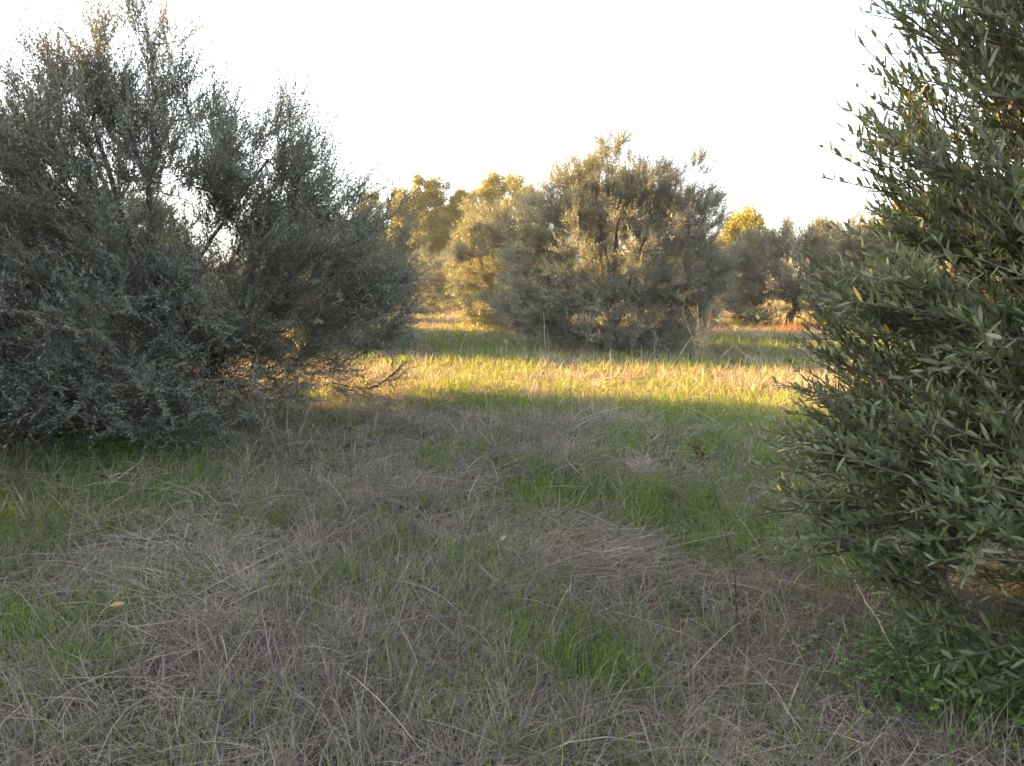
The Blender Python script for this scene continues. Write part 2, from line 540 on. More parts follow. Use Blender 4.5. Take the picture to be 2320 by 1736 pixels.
# the olive in the middle, half in the sun
make_olive("olive_tree", "rounded olive tree in the middle of the photo, golden on its left half", (2.45, 18.3),
    [(0, 0, 2.3, 2.3, 2.2, 1.6), (-1.3, 0, 2.2, 1.5, 1.7, 1.5), (-.3, 0, 3.9, 1.0, 1.0, .85), (-.1, 0, 4.62, .62, .6, .6),
     (-1.15, 0, 3.55, .75, .9, .75), (1.65, 0, 3.15, .85, 1.0, .72), (1.75, 0, 4.05, .3, .3, .5), (.75, 0, 3.7, .75, .9, .7), (1.55, 0, 1.8, 1.1, 1.7, 1.1),
     (0, -.4, .9, 2.5, 2.0, .75), (-1.8, -.4, 1.0, .9, 1.2, .6), (2.0, .2, 2.9, .5, .6, .4), (0, -.8, .4, 1.7, 1.2, .35)],
    seed=33, nclust=1150, shoots=15, slen=(.24, .5), pairs=7, leafL=.068, leafW=.0180, gap=-.95, trunk_r=.15, nlimb=8, limb_r=.35, spread=(1.5, 1.3),
    group="olive trees of the grove", zmin=.08)

# the near olive whose branches fill the right edge
def sp_right(p):
    low = (p[:, 1] < -.6) & (p[:, 2] < .62)
    return np.where(low, .42, np.where(p[:, 2] > 1.85, .38, 1.0))
make_olive("olive_tree", "near olive tree filling the right edge with large sharp leaves", (3.12, 3.2),
    [(-.60, -.25, 1.25, 1.20, 1.2, .62), (-.65, -.45, .70, 1.25, 1.2, .50), (-.35, -.1, 2.1, 1.05, 1.2, .65), (.1, 0, 3.1, 1.3, 1.3, .9),
     (.6, .4, 1.7, 1.4, 1.3, 1.2), (-.72, -.1, 2.4, .75, .8, .6), (-1.25, -.1, 2.5, .5, .6, .65), (-1.15, -.2, 1.95, .5, .6, .5), (-.8, -.1, 3.0, .6, .7, .5), (-.7, -.6, .32, 1.1, .9, .3), (-.35, -.9, 1.0, .9, .6, .6), (-1.55, -.3, 1.35, .35, .4, .16), (-1.55, -.5, .95, .35, .4, .16), (-.6, -.75, .65, .9, .6, .35)],
    seed=45, nclust=760, shoots=9, slen=(.22, .46), pairs=10, leafL=.063, leafW=.0152, gap=-.95, zmin=.08, rich=True, mat=M_OLIVE_NEAR, trunk_r=.13, nlimb=7, limb_r=.3,
    spread=(1.0, 1.0), up=.28, tilt=(-.55, -.05, .12), jit=.36, core_z=.9, sparse=sp_right, lead=((-.9, -.3, 3.0), (-1.0, -.5, 1.5)),
    group="olive trees of the grove", wispy=.03)

# two grove olives that serve as patterns for the others
GRP = "olive trees of the grove"
OA = make_olive("olive_tree", "olive tree close behind the middle one, lit along its left side", (.15, 24.6),
    [(0, 0, 2.3, 2.0, 2.0, 1.6), (-.7, .2, 3.3, 1.1, 1.1, .9), (.8, -.2, 3.1, 1.0, 1.0, .9), (0, 0, 4.0, .7, .7, .6), (0, 0, .9, 2.1, 2.0, .8), (0, 0, .4, 1.6, 1.6, .4), (-1.3, 0, 1.9, .9, 1.2, 1.1)],
    seed=51, nclust=560, shoots=14, slen=(.26, .55), pairs=6, leafL=.085, leafW=.023, gap=-.85, trunk_r=.14, nlimb=6, limb_r=.36, spread=(1.2, 1.2), zmin=.08, group=GRP)
OB = make_olive("olive_tree", "wide dark olive tree between the yellow tree and the near right branches", (9.9, 27.3),
    [(0, 0, 1.9, 2.4, 2.1, 1.4), (-1.3, 0, 2.4, 1.3, 1.2, .9), (1.3, .2, 2.7, 1.3, 1.3, .95), (.3, 0, 3.3, .9, .9, .65), (0, 0, .8, 2.6, 2.2, .75), (0, -.4, .4, 2.3, 1.9, .4), (1.9, 0, 3.3, .4, .4, .6)],
    seed=63, nclust=760, shoots=14, slen=(.26, .55), pairs=6, leafL=.085, leafW=.023, gap=-.85, trunk_r=.14, nlimb=6, limb_r=.36, spread=(1.2, 1.2), zmin=.08, group=GRP)
def olive(src, x, y, rz, s, label):
    return copy_tree(src, (x, y, gz(x, y) - .02), rz, s, label, GRP)
olive(OA, -12.8, 5.9, 3.2, (1.05, 1.05, 1.6), "unseen tall olive added far left to keep sun flecks off the lower right")  # added out of view to block sun leaking onto the near right branches
olive(OB, -4.7, 18.8, 2.2, (.95, .95, .86), "olive tree half hidden behind the big left olive, silvery right flank showing")
olive(OA, -7.0, 4.9, .7, (1.3, 1.3, 1.45), "olive tree beyond the left edge whose shade covers the foreground grass")
olive(OB, -6.4, -1.2, 1.1, 1.15, "olive tree behind the viewer to the left, outside the photo")
olive(OA, -10.6, 10.2, 4.0, (1.05, 1.05, 1.65), "unseen olive tree beyond the left edge, stretched tall to shade the big left olive")  # out of view, height stretched so its shadow covers the big left olive
olive(OB, -13.2, 8.8, .2, (1.05, 1.05, 1.6), "unseen tall olive added far left to close a sunny gap in the foreground shade")  # added out of view, fills the gap between the foreground shadows
olive(OB, -11.8, 20.6, .3, 1.1, "olive tree seen in gaps through the big left olive's crown")
olive(OA, -7.6, 31.5, 2.9, 1.0, "third row olive tree behind the left olives")
olive(OB, 4.6, 28.8, 3.7, (1.0, 1.0, 1.45), "olive tree hidden behind the middle olive, stretched tall to shade the wide dark one")  # moved and stretched out of sight to put the wide olive in shadow
olive(OA, 16.8, 28.5, 5.1, 1.05, "olive tree behind the near right branches, with golden leaf edge")
olive(OB, -14.8, 32.5, 5.3, .95, "olive tree far left, low on the horizon behind the left crown")
olive(OA, -5.6, 45.5, 1.9, .78, "small silvery olive at the end of the grass lane, left side")
olive(OB, -2.3, 43.0, 4.4, .82, "small olive at the end of the grass lane, right side")
olive(OA, -6.2, 58.0, 3.3, .95, "dark round olive closing the far end of the grass lane")
olive(OB, -1.5, 58.5, .9, .95, "distant olive right of the dark one closing the lane")
olive(OA, -12.5, 46, .4, 1.0, "distant olive on the horizon seen through the left crown")
olive(OB, -20.5, 45, 1.4, 1.05, "distant olive at the far left of the horizon")
olive(OA, 12.0, 45, 2.4, .95, "distant olive under the yellow round tree")
olive(OB, 20.5, 43, 3.9, 1.0, "distant olive behind the near right branches")
olive(OA, 12.9, 28.4, 1.3, (1.1, 1.1, .9), "dark olive right of the wide one, mostly behind the near right branches")
olive(OA, -4.0, 38.5, 5.6, .56, "small dark bushy olive standing in the grass lane left of centre")
olive(OB, 22.0, 34, 4.6, .95, "third row olive beyond the right branches")

def make_broad(name, label, cat, base, blobs, seed, n, size, mat, bark, trunk_r, trunk_h, group=None, limbs=5):
    """a tall tree seen from far: trunk, limbs and leaf clumps gathered on lobes"""
    r = np.random.default_rng(seed)
    root = thing(name, label, cat, (base[0], base[1], gz(*base) - .05), group=group)
    g = Geo()
    tp = np.array([[0, 0, 0], [.1, 0, trunk_h * .35], [.05, .1, trunk_h * .7], [.1, .05, trunk_h]])
    tube(g, tp, [trunk_r * 1.4, trunk_r, trunk_r * .85, trunk_r * .6], 9)
    tk = g.build("trunk", bark, root, smooth=True)
    B = np.array(blobs, float)
    for k in range(min(limbs, len(B))):
        lg = Geo()
        tube(lg, bez(tp[2], (tp[3] + B[k, :3]) / 2 - np.array([0, 0, .4]), B[k, :3] + np.array([0, 0, B[k, 5] * .4]), 7), np.linspace(trunk_r * .55, .03, 7), 6)
        lg.build("limb", bark, tk, smooth=True)
    # sub-lobes on the surface of each blob, leaves on each sub-lobe
    w = B[:, 3] * B[:, 4] ; w = w / w.sum()
    nl = 26 * len(B)
    k = r.choice(len(B), nl, p=w)
    d = nrm(r.normal(size=(nl, 3)) + np.array([0, 0, .25]))
    lc = B[k, :3] + B[k, 3:6] * d * r.uniform(.45, 1.0, (nl, 1))
    lr = (B[k, 3:6].mean(1) * r.uniform(.18, .38, nl))
    lt = r.uniform(.15, .85, nl)
    c = r.choice(nl, n, p=lr ** 2 / (lr ** 2).sum())
    dd = nrm(r.normal(size=(n, 3)))
    P = lc[c] + dd * lr[c][:, None] * (r.uniform(.2, 1, n) ** .5)[:, None]
    D = nrm(dd * .5 + r.normal(size=(n, 3)) * .7 + np.array([0, 0, -.5]))
    Nn = r.normal(size=(n, 3)) * .6 + dd
    Nn = nrm(Nn - D * (Nn * D).sum(1, keepdims=True))
    lg = Geo()
    leaves(lg, P, D, Nn, size * r.uniform(.7, 1.4, n), size * .42 * r.uniform(.7, 1.3, n), np.clip(lt[c] * .6 + r.uniform(0, .4, n), 0, 1))
    lg.build("crown", mat, root)
    return root

EG = "tall eucalyptus trees on the skyline"
EUC = "eucalyptus tree"
E1 = make_broad("eucalyptus_tree", "tall golden eucalyptus, broadest of the skyline clump left of centre", EUC, (-7.9, 76),
    [(-2.0, 0, 8.2, 2.2, 2.2, 2.6), (-.6, 0, 9.8, 1.6, 1.6, 2.0), (1.4, 0, 9.4, 1.7, 1.8, 2.2), (2.9, .5, 8.2, 1.7, 1.7, 2.4), (-3.1, .4, 6.2, 1.8, 1.8, 2.0), (.3, -.5, 6.2, 2.6, 2.4, 2.4), (2.6, 0, 5.0, 2.0, 2.0, 2.2), (-1.5, 0, 3.6, 2.4, 2.2, 1.8)],
    71, 80000, .21, M_EUC, M_EBARK, .32, 7.5, EG)
E2 = make_broad("eucalyptus_tree", "slim grey eucalyptus standing alone, leftmost on the skyline clump", EUC, (-14.0, 78),
    [(0, 0, 8.9, 1.3, 1.3, 1.7), (-.5, 0, 7.0, 1.3, 1.3, 1.6), (.5, 0, 5.2, 1.6, 1.5, 1.8), (0, 0, 3.4, 1.6, 1.6, 1.5)],
    72, 26000, .20, M_EUC, M_EBARK, .2, 6.8, EG)
def euc(src, x, y, rz, s, label):
    return copy_tree(src, (x, y, gz(x, y) - .05), rz, s, label, EG)
euc(E1, -5.2, 86, 2.6, .98, "eucalyptus filling the gap right of the broad golden one, farther back")
euc(E1, -21.8, 25.6, 1.2, (1.05, 1.05, 1.0), "eucalyptus beyond the left edge whose shade reaches the middle olive's foot")  # added out of view as a shade caster for the middle olive's lower half
euc(E2, -1.9, 75, 1.0, (1.05, 1.05, 1.14), "narrow dark eucalyptus just right of the broad golden one")
euc(E2, .1, 77, 2.4, (1.15, 1.15, 1.15), "narrow eucalyptus top peeking over the olive behind the middle tree")
euc(E2, 1.9, 79, 4.1, (1.2, 1.2, 1.06), "low eucalyptus top touching the middle olive's left shoulder")
euc(E2, -11.3, 81, 5.0, (1.1, 1.1, 1.02), "grey eucalyptus between the lone slim one and the broad golden one")
euc(E1, 31.0, 58, 2.0, (.85, .85, .72), "golden broad tree showing between the near right leaves")
euc(E1, 40.0, 62, 4.4, (.9, .9, .74), "golden broad tree behind the right edge of the near branches")
make_broad("round_tree", "small round yellow green tree right of the middle olive", "tree", (13.7, 46),
    [(0, 0, 4.6, 1.5, 1.4, 1.3), (-1.1, 0, 4.2, 1.1, 1.1, 1.0), (1.3, 0, 3.9, 1.1, 1.1, .9), (0, 0, 3.1, 1.9, 1.7, 1.1), (.1, 0, 5.4, .95, .9, .7)],
    81, 17000, .15, M_YEL, M_BARK, .14, 3.4)

# ------------------------------------------------------------------ the far wood closing the horizon
def far_wood(n, seed):
    r = np.random.default_rng(seed)
    a = r.uniform(-1.15, 1.15, n)
    d = r.uniform(92, 112, n)
    top = 4.6 + 1.1 * np.sin(a * 21) + .9 * np.sin(a * 47 + 1) + .6 * np.sin(a * 113 + 2)
    z = top * r.uniform(0, 1, n) ** .8
    P = np.column_stack([np.sin(a) * d, np.cos(a) * d, z])
    D = nrm(r.normal(size=(n, 3))); Nn = r.normal(size=(n, 3)); Nn = nrm(Nn - D * (Nn * D).sum(1, keepdims=True))
    g = Geo()
    leaves(g, P, D, Nn, r.uniform(.35, .8, n), r.uniform(.2, .45, n), np.clip(.5 + .25 * np.sin(a * 60) + r.normal(size=n) * .2, 0, 1))
    tag(g.build("far_wood", M_OLIVE), "low dark wood closing the horizon beyond the grove", "wood", kind="stuff")
far_wood(60000, 90)

# ------------------------------------------------------------------ grass
GN1, GN2, GN3, MN, SN = Sines(2, 1.1, 91), Sines(2, 3.2, 92), Sines(2, 9.0, 95), Sines(2, 2.2, 93), Sines(2, 5.0, 94)
BUMPS = [(-2.9, 4.8, 1.0, .8, 2.5), (1.9, 6.3, 1.0, 1.5, 2.2), (1.3, 4.6, .35, .5, 1.6), (-.7, 9.6, 1.2, .8, 1.8), (.45, 3.0, .25, .2, .6), (-1.9, 2.7, .4, .3, .4), (2.6, 8.2, 1.2, 1.0, 1.2),
         (-1.2, 18.5, 2.2, 1.5, 1.8), (-.5, 23, 3, 1.3, 1.6), (3.2, 14.5, 1.6, .9, 1.4), (6.5, 19, 2.5, 2.0, 1.5), (0.8, 12.6, 3.2, 2.4, .95), (-.9, 3.4, .18, .2, 1.6), (.95, 3.55, .2, .3, 1.2), (0.1, 5.6, .35, .5, 1.0)]
def greenness(P):
    g = .42 * GN1(P) + .50 * GN2(P) + .35 * GN3(P) - 1.15
    for (bx, by, sx, sy, am) in BUMPS:
        g = g + am * np.exp(-.5 * (((P[:, 0] - bx) / sx) ** 2 + ((P[:, 1] - by) / sy) ** 2))
    g = g + .45 * np.clip((P[:, 1] - 10) / 8, 0, 1)
    return 1 / (1 + np.exp(-3.2 * g))
def scatter(n, y0, y1, expo, seed):
    """points on the ground in front of the viewer, thinning out with distance"""
    r = np.random.default_rng(seed)
    ys = np.linspace(y0, y1, 4000)
    dens = np.minimum(1, (3 / ys) ** expo) * (1.5 * ys + 4.5)
    cdf = np.cumsum(dens); cdf /= cdf[-1]
    y = np.interp(r.uniform(size=n), cdf, ys)
    x = r.uniform(-1, 1, n) * (.75 * y + 2.0)
    return np.stack([x, y], -1)

def blades(geo, P3, az, el, L, W, droop, tone, segs, taper=.12, curl=None):
    n = len(P3)
    d = np.stack([np.cos(az) * np.cos(el), np.sin(az) * np.cos(el), np.sin(el)], -1)
    tw = rng.uniform(-1.2, 1.2, n)
    h = np.stack([-np.sin(az), np.cos(az), np.zeros(n)], -1)
    s = nrm(h * np.cos(tw)[:, None] + np.cross(d, h) * np.sin(tw)[:, None])
    t = np.linspace(0, 1, segs + 1)
    wv = {1: [1, taper], 2: [.9, 1, taper], 3: [.8, 1, .75, taper], 4: [.8, 1, .9, .65, taper]}[segs]
    pts = P3[:, None] + d[:, None] * (L[:, None] * t[None])[..., None]
    pts[..., 2] -= droop[:, None] * L[:, None] * (t ** 2)[None]
    if curl is not None:
        pts += h[:, None] * ((curl * L)[:, None] * (t ** 2)[None])[..., None]
    hw = (np.array(wv)[None] * W[:, None] * .5)[..., None] * s[:, None]
    V = np.stack([pts - hw, pts + hw], 2)            # n, segs+1, 2, 3
    b = np.arange(n)[:, None] * (2 * (segs + 1))
    k = 2 * np.arange(segs)[None]
    F = np.stack([b + k, b + k + 1, b + k + 3, b + k + 2], -1).reshape(-1, 4)
    geo.add(V.reshape(-1, 3), [F], np.repeat(tone, 2 * (segs + 1)))

def mound(P):
    return np.clip(.5 + .5 * MN(P), 0, 1.4) * .075 + np.clip(SN(P), 0, 1.5) * .028

def put(geo, kind, pts, seed, tuft=None):
    """tuft: (offset, tone) per point for blades that share a root"""
    r = np.random.default_rng(seed)
    for lo, hi, segs in ((0, 5.5, 4), (5.5, 10, 3), (10, 17, 2), (17, 999, 1)):
        k_ = (pts[:, 1] >= lo) & (pts[:, 1] < hi)
        p = pts[k_]
        n = len(p)
        if n == 0: continue
        y = p[:, 1]
        z = height(p)
        gsize = np.clip((y - 5) / 8, 0, 1)
        px = y * .00129                                  # one pixel at that distance, roughly
        az = r.uniform(0, 6.283, n)
        curl = r.normal(size=n) * .16
        if tuft is not None:
            off, tt = tuft[0][k_], tuft[1][k_]
            az = np.arctan2(off[:, 1], off[:, 0]) + r.normal(size=n) * .5
        if kind == "dry":
            if tuft is None:
                stand = r.uniform(size=n) < (.24 + .45 * gsize)
                el = np.where(stand, r.uniform(.6, 1.45, n), r.uniform(-.12, .5, n))
                L = np.where(stand, r.uniform(.06, .20, n), r.uniform(.05, .32, n)) * (1 + .5 * gsize)
                m = mound(p)
                zo = np.where(stand, .0, m * r.uniform(.1, 1.0, n) + .012)
                lay = r.uniform(size=n) < .35               # locally combed
                az = np.where(lay, GN1(p * .7) * 2.2 + r.normal(size=n) * .35, az)
                patch = np.clip(.5 + .22 * GN2(p + 7.3), 0, 1)
                tone = np.clip(.40 * patch + .60 * r.beta(1.5, 2.0, n) + .03, 0, 1)
                dr = r.uniform(-.05, .40, n)
            else:
                el = r.uniform(.55, 1.5, n)
                L = r.uniform(.09, .34, n) * (1 + .35 * gsize)
                zo = np.zeros(n)
                tone = np.clip(.5 * tt + .5 * r.beta(1.6, 1.8, n), 0, 1)
                dr = r.uniform(.1, .75, n)
            W = np.maximum(r.uniform(.0010, .0032, n), px * .52 * r.uniform(.7, 1.3, n))
        else:
            el = r.uniform(.75, 1.5, n)
            L = r.uniform(.06, .20, n) * (1 + .3 * gsize)
            zo = np.zeros(n)
            if tuft is None:
                tone = np.clip(r.beta(2, 2, n) + .12 * GN2(p), 0, 1)
            else:
                L = L * r.uniform(.9, 1.6, n)
                tone = np.clip(.5 * tt + .5 * r.beta(2, 2, n), 0, 1)
            dr = r.uniform(.0, .45, n)
            W = np.maximum(r.uniform(.0016, .0042, n), px * .55 * r.uniform(.7, 1.3, n))
        P3 = np.column_stack([p, z + zo - .004])
        blades(geo, P3, az, el, L, W, dr, tone, segs, curl=curl)

def tufts(n, per, spread, seed, y1, fn):
    """rooted tufts: centres scattered like the blades, kept by fn, each with its own spread of blades"""
    r = np.random.default_rng(seed)
    c = scatter(n, 1.5, y1, 1.5, seed + 1)
    c = c[r.uniform(size=len(c)) < fn(c)]
    k = np.repeat(np.arange(len(c)), r.integers(per // 2, per * 3 // 2, len(c)))
    off = r.normal(size=(len(k), 2)) * (spread * r.uniform(.5, 1.4, len(c)))[k][:, None]
    return c[k] + off, (off, r.uniform(0, 1, len(c))[k])

r0 = np.random.default_rng(200)
pd = scatter(520000, 1.5, 75, 1.75, 201)
g_ = greenness(pd)
PK = Sines(2, 4.2, 96)
pd = pd[(r0.uniform(size=len(pd)) > .66 * g_) & (r0.uniform(size=len(pd)) > np.clip(.9 * PK(pd) - .55, 0, .8))]   # thin spots show the soil
gd = Geo()
put(gd, "dry", pd, 202)
p_, t_ = tufts(15000, 18, .020, 210, 40, lambda c: .9 - .5 * greenness(c))
put(gd, "dry", p_, 211, t_)
pl = scatter(7000, 1.5, 14, 1.2, 215)                     # long fallen stems over the mat
pl = pl[r0.uniform(size=len(pl)) > .5 * greenness(pl)]
n_ = len(pl)
blades(gd, np.column_stack([pl, height(pl) + mound(pl) * .7 + .01]), r0.uniform(0, 6.28, n_), r0.uniform(.02, .55, n_), r0.uniform(.25, .6, n_),
       np.maximum(r0.uniform(.0014, .0030, n_), pl[:, 1] * .0006), r0.uniform(.05, .5, n_), r0.beta(2.5, 1.4, n_), 4, curl=r0.normal(size=n_) * .12)
ps_ = np.column_stack([r0.uniform(-3, 8, 260), r0.uniform(11.5, 16.4, 260)])     # standing straw of last year's grass
n_ = len(ps_)
blades(gd, np.column_stack([ps_, height(ps_)]), r0.uniform(0, 6.28, n_), r0.uniform(1.2, 1.53, n_), .22 + .36 * r0.beta(1.2, 2.6, n_),
       r0.uniform(.004, .008, n_), r0.uniform(0, .5, n_), r0.beta(2, 1.8, n_), 3, taper=.5, curl=r0.normal(size=n_) * .1)
tag(gd.build("dry_grass", M_DRY), "greyish dry straw grass lying matted over the whole meadow", "grass", kind="stuff")
pg = scatter(480000, 1.5, 75, 1.65, 203)
g_ = greenness(pg)
pg = pg[r0.uniform(size=len(pg)) < (.05 + .80 * g_) * np.clip(pg[:, 1] / 7, .45, 1)]
gg = Geo()
put(gg, "green", pg, 204)
p_, t_ = tufts(24000, 16, .018, 220, 40, lambda c: .20 + .8 * greenness(c))
put(gg, "green", p_, 221, t_)
tag(gg.build("green_grass", M_GREEN), "fresh green grass growing in patches through the straw", "grass", kind="stuff")

# ------------------------------------------------------------------ clover and low weeds
def clover(name, label, cx, cy, sx, sy, n, seed, size=.011):
    r = np.random.default_rng(seed)
    p = np.stack([cx + r.normal(size=n) * sx, cy + r.normal(size=n) * sy], -1)
    z = height(p)
    h = r.uniform(.05, .21, n)
    topp = np.column_stack([p + r.normal(size=(n, 2)) * .015, z + h])
    g = Geo()
    frusta(g, np.column_stack([p, z - .01]), topp, np.full(n, .0008), np.full(n, .0006), 3, .4)
    tone = r.uniform(size=n)
    a0 = r.uniform(0, 6.28, n)
    for k in range(3):
        a = a0 + k * 2.094
        D = np.stack([np.cos(a), np.sin(a), r.normal(.05, .25, n)], -1)
        D = nrm(D)
        Nn = np.array([0, 0, 1.0]) + r.normal(size=(n, 3)) * .2
        Nn = nrm(Nn - D * (Nn * D).sum(1, keepdims=True))
        S = np.cross(D, Nn)
        s = (size * r.uniform(.7, 1.3, n))[:, None]
        pts = [topp, topp + (D * .75 + S * .55) * s, topp + (D * 1.15 + S * .5) * s, topp + D * s * 1.0 - Nn * s * .05, topp + (D * 1.15 - S * .5) * s, topp + (D * .75 - S * .55) * s]
        V = np.stack(pts, 1).reshape(-1, 3)
        b = np.arange(n)[:, None] * 6
        g.add(V, [np.concatenate([b + np.array([[0, 1, 2, 3]]), b + np.array([[0, 3, 4, 5]])])], np.repeat(tone, 6))
    return tag(g.build(name, M_CLOVER), label, "clover", kind="stuff")
clover("clover", "bright green clover leaves under the near olive in the lower right corner", 1.72, 2.66, .26, .22, 2300, 301)
clover("clover", "dark green low weeds at the foot of the big left olive", -3.2, 6.4, .5, .3, 900, 302, .016)

# ------------------------------------------------------------------ single stalks and weeds
def stalk(name, label, cat, base, tip, bow=(0, 0, 0), r0=.003, r1=.0012, mat=None, tone=.6, head=None, leaf=0, seed=1, group=None, side=0, kink=None):
    r = np.random.default_rng(seed)
    b = np.array([0, 0, -.02]); e = np.array([tip[0] - base[0], tip[1] - base[1], tip[2]])
    root = thing(name, label, cat, (base[0], base[1], gz(base[0], base[1])), group=group)
    pts = bez(b, (b + e) / 2 + np.array(bow), e, 9)
    if kink:
        k_ = np.array(kink)
        pts = np.array([b + (k_ - b) * q_ for q_ in (0, .3, .6, .9)] + [k_] + [k_ + (e - k_) * q_ for q_ in (.1, .4, .7, 1)])
    pts[1:-1] += r.normal(size=(7, 3)) * .004
    g = Geo()
    tube(g, pts, np.linspace(r0, r1, 9), 6, tone)
    for k in range(side):
        i = r.integers(3, 8)
        d = nrm(np.array([r.normal(), r.normal(), 1.2]))
        tube(g, [pts[i], pts[i] + d * .06 + np.array([0, 0, .01]), pts[i] + d * r.uniform(.1, .16)], [r0 * .5, r0 * .4, r1 * .6], 5, tone)
    g.build("stem", mat or M_STALK, root)
    if head:
        n = head[1]
        hl = head[2]
        t = r.uniform(0, 1, n)
        axis_ = nrm(pts[-1] - pts[-2])
        P = pts[-1] + axis_ * (t * hl - hl * .4)[:, None] + r.normal(size=(n, 3)) * head[3]
        D = nrm(axis_ + r.normal(size=(n, 3)) * .6)
        Nn = r.normal(size=(n, 3)); Nn = nrm(Nn - D * (Nn * D).sum(1, keepdims=True))
        hg = Geo()
        leaves(hg, P, D, Nn, np.full(n, head[4]) * r.uniform(.6, 1.3, n), np.full(n, head[4] * .3), np.clip(r.normal(tone, .2, n), 0, 1))
        hg.build("seed_head", head[0], root)
    if leaf:
        lg = Geo()
        i = r.integers(2, 7, leaf)
        az = r.uniform(0, 6.28, leaf)
        blades(lg, pts[i], az, r.uniform(.1, .9, leaf), r.uniform(.08, .2, leaf), np.full(leaf, .006), np.full(leaf, .4), np.full(leaf, tone), 3)
        lg.build("leaf", mat or M_STALK, root)
    return root

SG = "dry stalks standing in the meadow"
ST = "dry stalk"
stalk("dark_stalk", "thin dark leaning stem with a ragged brown seed head, in the foreground grass", "weed stem", (.93, 3.0), (.80, 3.22, .80), (.09, 0, .05), 0.0021, 0.0010, M_DARKSTALK, .5,
      head=(M_DARKSTALK, 60, .07, .012, .022), seed=401)
stalk("dry_stalk", "tallest pale stalk standing before the middle olive's left foot", ST, (.72, 16.3), (.66, 16.3, 1.0), (0, 0, 0), 0.0074, 0.0037, tone=.7, leaf=3, seed=402, group=SG)
stalk("dry_stalk", "shorter pale stalk leaning against the tallest one by the middle olive", ST, (.80, 16.25), (.74, 16.3, .62), (0, 0, 0), 0.0068, 0.0037, tone=.6, leaf=2, seed=403, group=SG)
stalk("dry_stalk", "thin leaning stalk alone at the left of the sunlit strip", ST, (-1.15, 16.1), (-.98, 16.2, .52), (0, 0, 0), 0.0050, 0.0031, tone=.7, head=(M_STALK, 14, .08, .02, .05), seed=404, group=SG)
stalk("dry_stalk", "stalk with a small round pale head above the sunlit strip", ST, (-.1, 16.0), (-.12, 16.0, .36), (0, 0, 0), 0.0037, 0.0031, tone=.8, head=(M_STALK, 40, .06, .018, .04), seed=405, group=SG)
stalk("dry_stalk", "forked stalk between the round headed one and the tallest pair", ST, (.28, 16.1), (.25, 16.2, .48), (0, 0, 0), 0.0050, 0.0025, tone=.5, side=3, seed=406, group=SG)
stalk("dry_stalk", "russet feathery stalk before the dark foot of the middle olive", ST, (1.75, 15.9), (1.78, 15.9, .52), (0, 0, 0), 0.0037, 0.0025, M_RED, .5, head=(M_RED, 30, .16, .02, .06), seed=407, group=SG)
stalk("dry_stalk", "slim upright stalk at the right end of the middle olive's dark foot", ST, (2.9, 15.7), (2.92, 15.8, .58), (0, 0, 0), 0.0043, 0.0025, tone=.5, head=(M_STALK, 14, .12, .012, .05), seed=408, group=SG)
stalk("dry_stalk", "long thin white stalk standing far off beside the olive behind the middle", ST, (.25, 21.8), (-.05, 21.8, 1.6), (.05, 0, 0), 0.0074, 0.0043, tone=.9, side=2, seed=409, group=SG)
stalk("dry_stalk", "thin stalk at the left end of the far sunlit strip", ST, (-2.75, 24.5), (-2.78, 24.5, 1.1), (0, 0, 0), 0.0062, 0.0037, tone=.7, leaf=2, seed=410, group=SG)
stalk("dry_stalk", "leaning stalk in the middle of the far sunlit strip", ST, (-2.1, 24.5), (-1.95, 24.5, .95), (0, 0, 0), 0.0062, 0.0037, tone=.7, leaf=2, seed=411, group=SG)
stalk("dry_stalk", "pale stalk by the right flank of the big left olive, tallest of its bunch", ST, (-2.05, 7.0), (-2.08, 7.0, .78), (0, 0, 0), 0.0037, 0.0019, tone=.75, leaf=4, seed=412, group=SG)
stalk("dry_stalk", "pale stalk leaning right out of the bunch beside the big left olive", ST, (-2.0, 6.95), (-1.75, 7.0, .62), (0, 0, 0), 0.0031, 0.0019, tone=.65, leaf=4, seed=413, group=SG)
stalk("dry_stalk", "grey stalk leaning left out of the bunch beside the big left olive", ST, (-2.12, 6.9), (-2.35, 6.9, .6), (0, 0, 0), 0.0031, 0.0019, tone=.5, leaf=4, seed=414, group=SG)
LG = "pale stalks lying under the near olive"
stalk("fallen_stalk", "thickest pale stalk leaning across the grass below the near right olive", "dry stalk", (1.55, 2.75), (1.33, 3.05, .44), (0, 0, .0), .0042, .0028, tone=.85, seed=421, group=LG)
stalk("fallen_stalk", "pale stalk lying steeply to the left above the thickest one", "dry stalk", (1.72, 3.0), (1.45, 3.05, .42), (0, 0, .03), .0034, .0022, tone=.9, seed=422, group=LG)
stalk("fallen_stalk", "upright pale stalk hanging under the near olive's lowest leaves", "dry stalk", (1.69, 2.76), (1.67, 2.92, .34), (0, 0, 0), .0030, .002, tone=.9, seed=423, group=LG)
stalk("fallen_stalk", "long pale straw lying flat across the lower right grass", "dry stalk", (1.42, 2.68), (.98, 2.80, .10), (0, 0, .05), .0024, .0014, tone=.6, seed=424, group=LG)
stalk("fallen_stalk", "arched pale straw right of the lower middle green tuft", "dry stalk", (.92, 2.9), (.42, 3.15, .13), (.05, 0, .07), .0026, .0012, tone=.5, side=3, seed=425, group=LG)

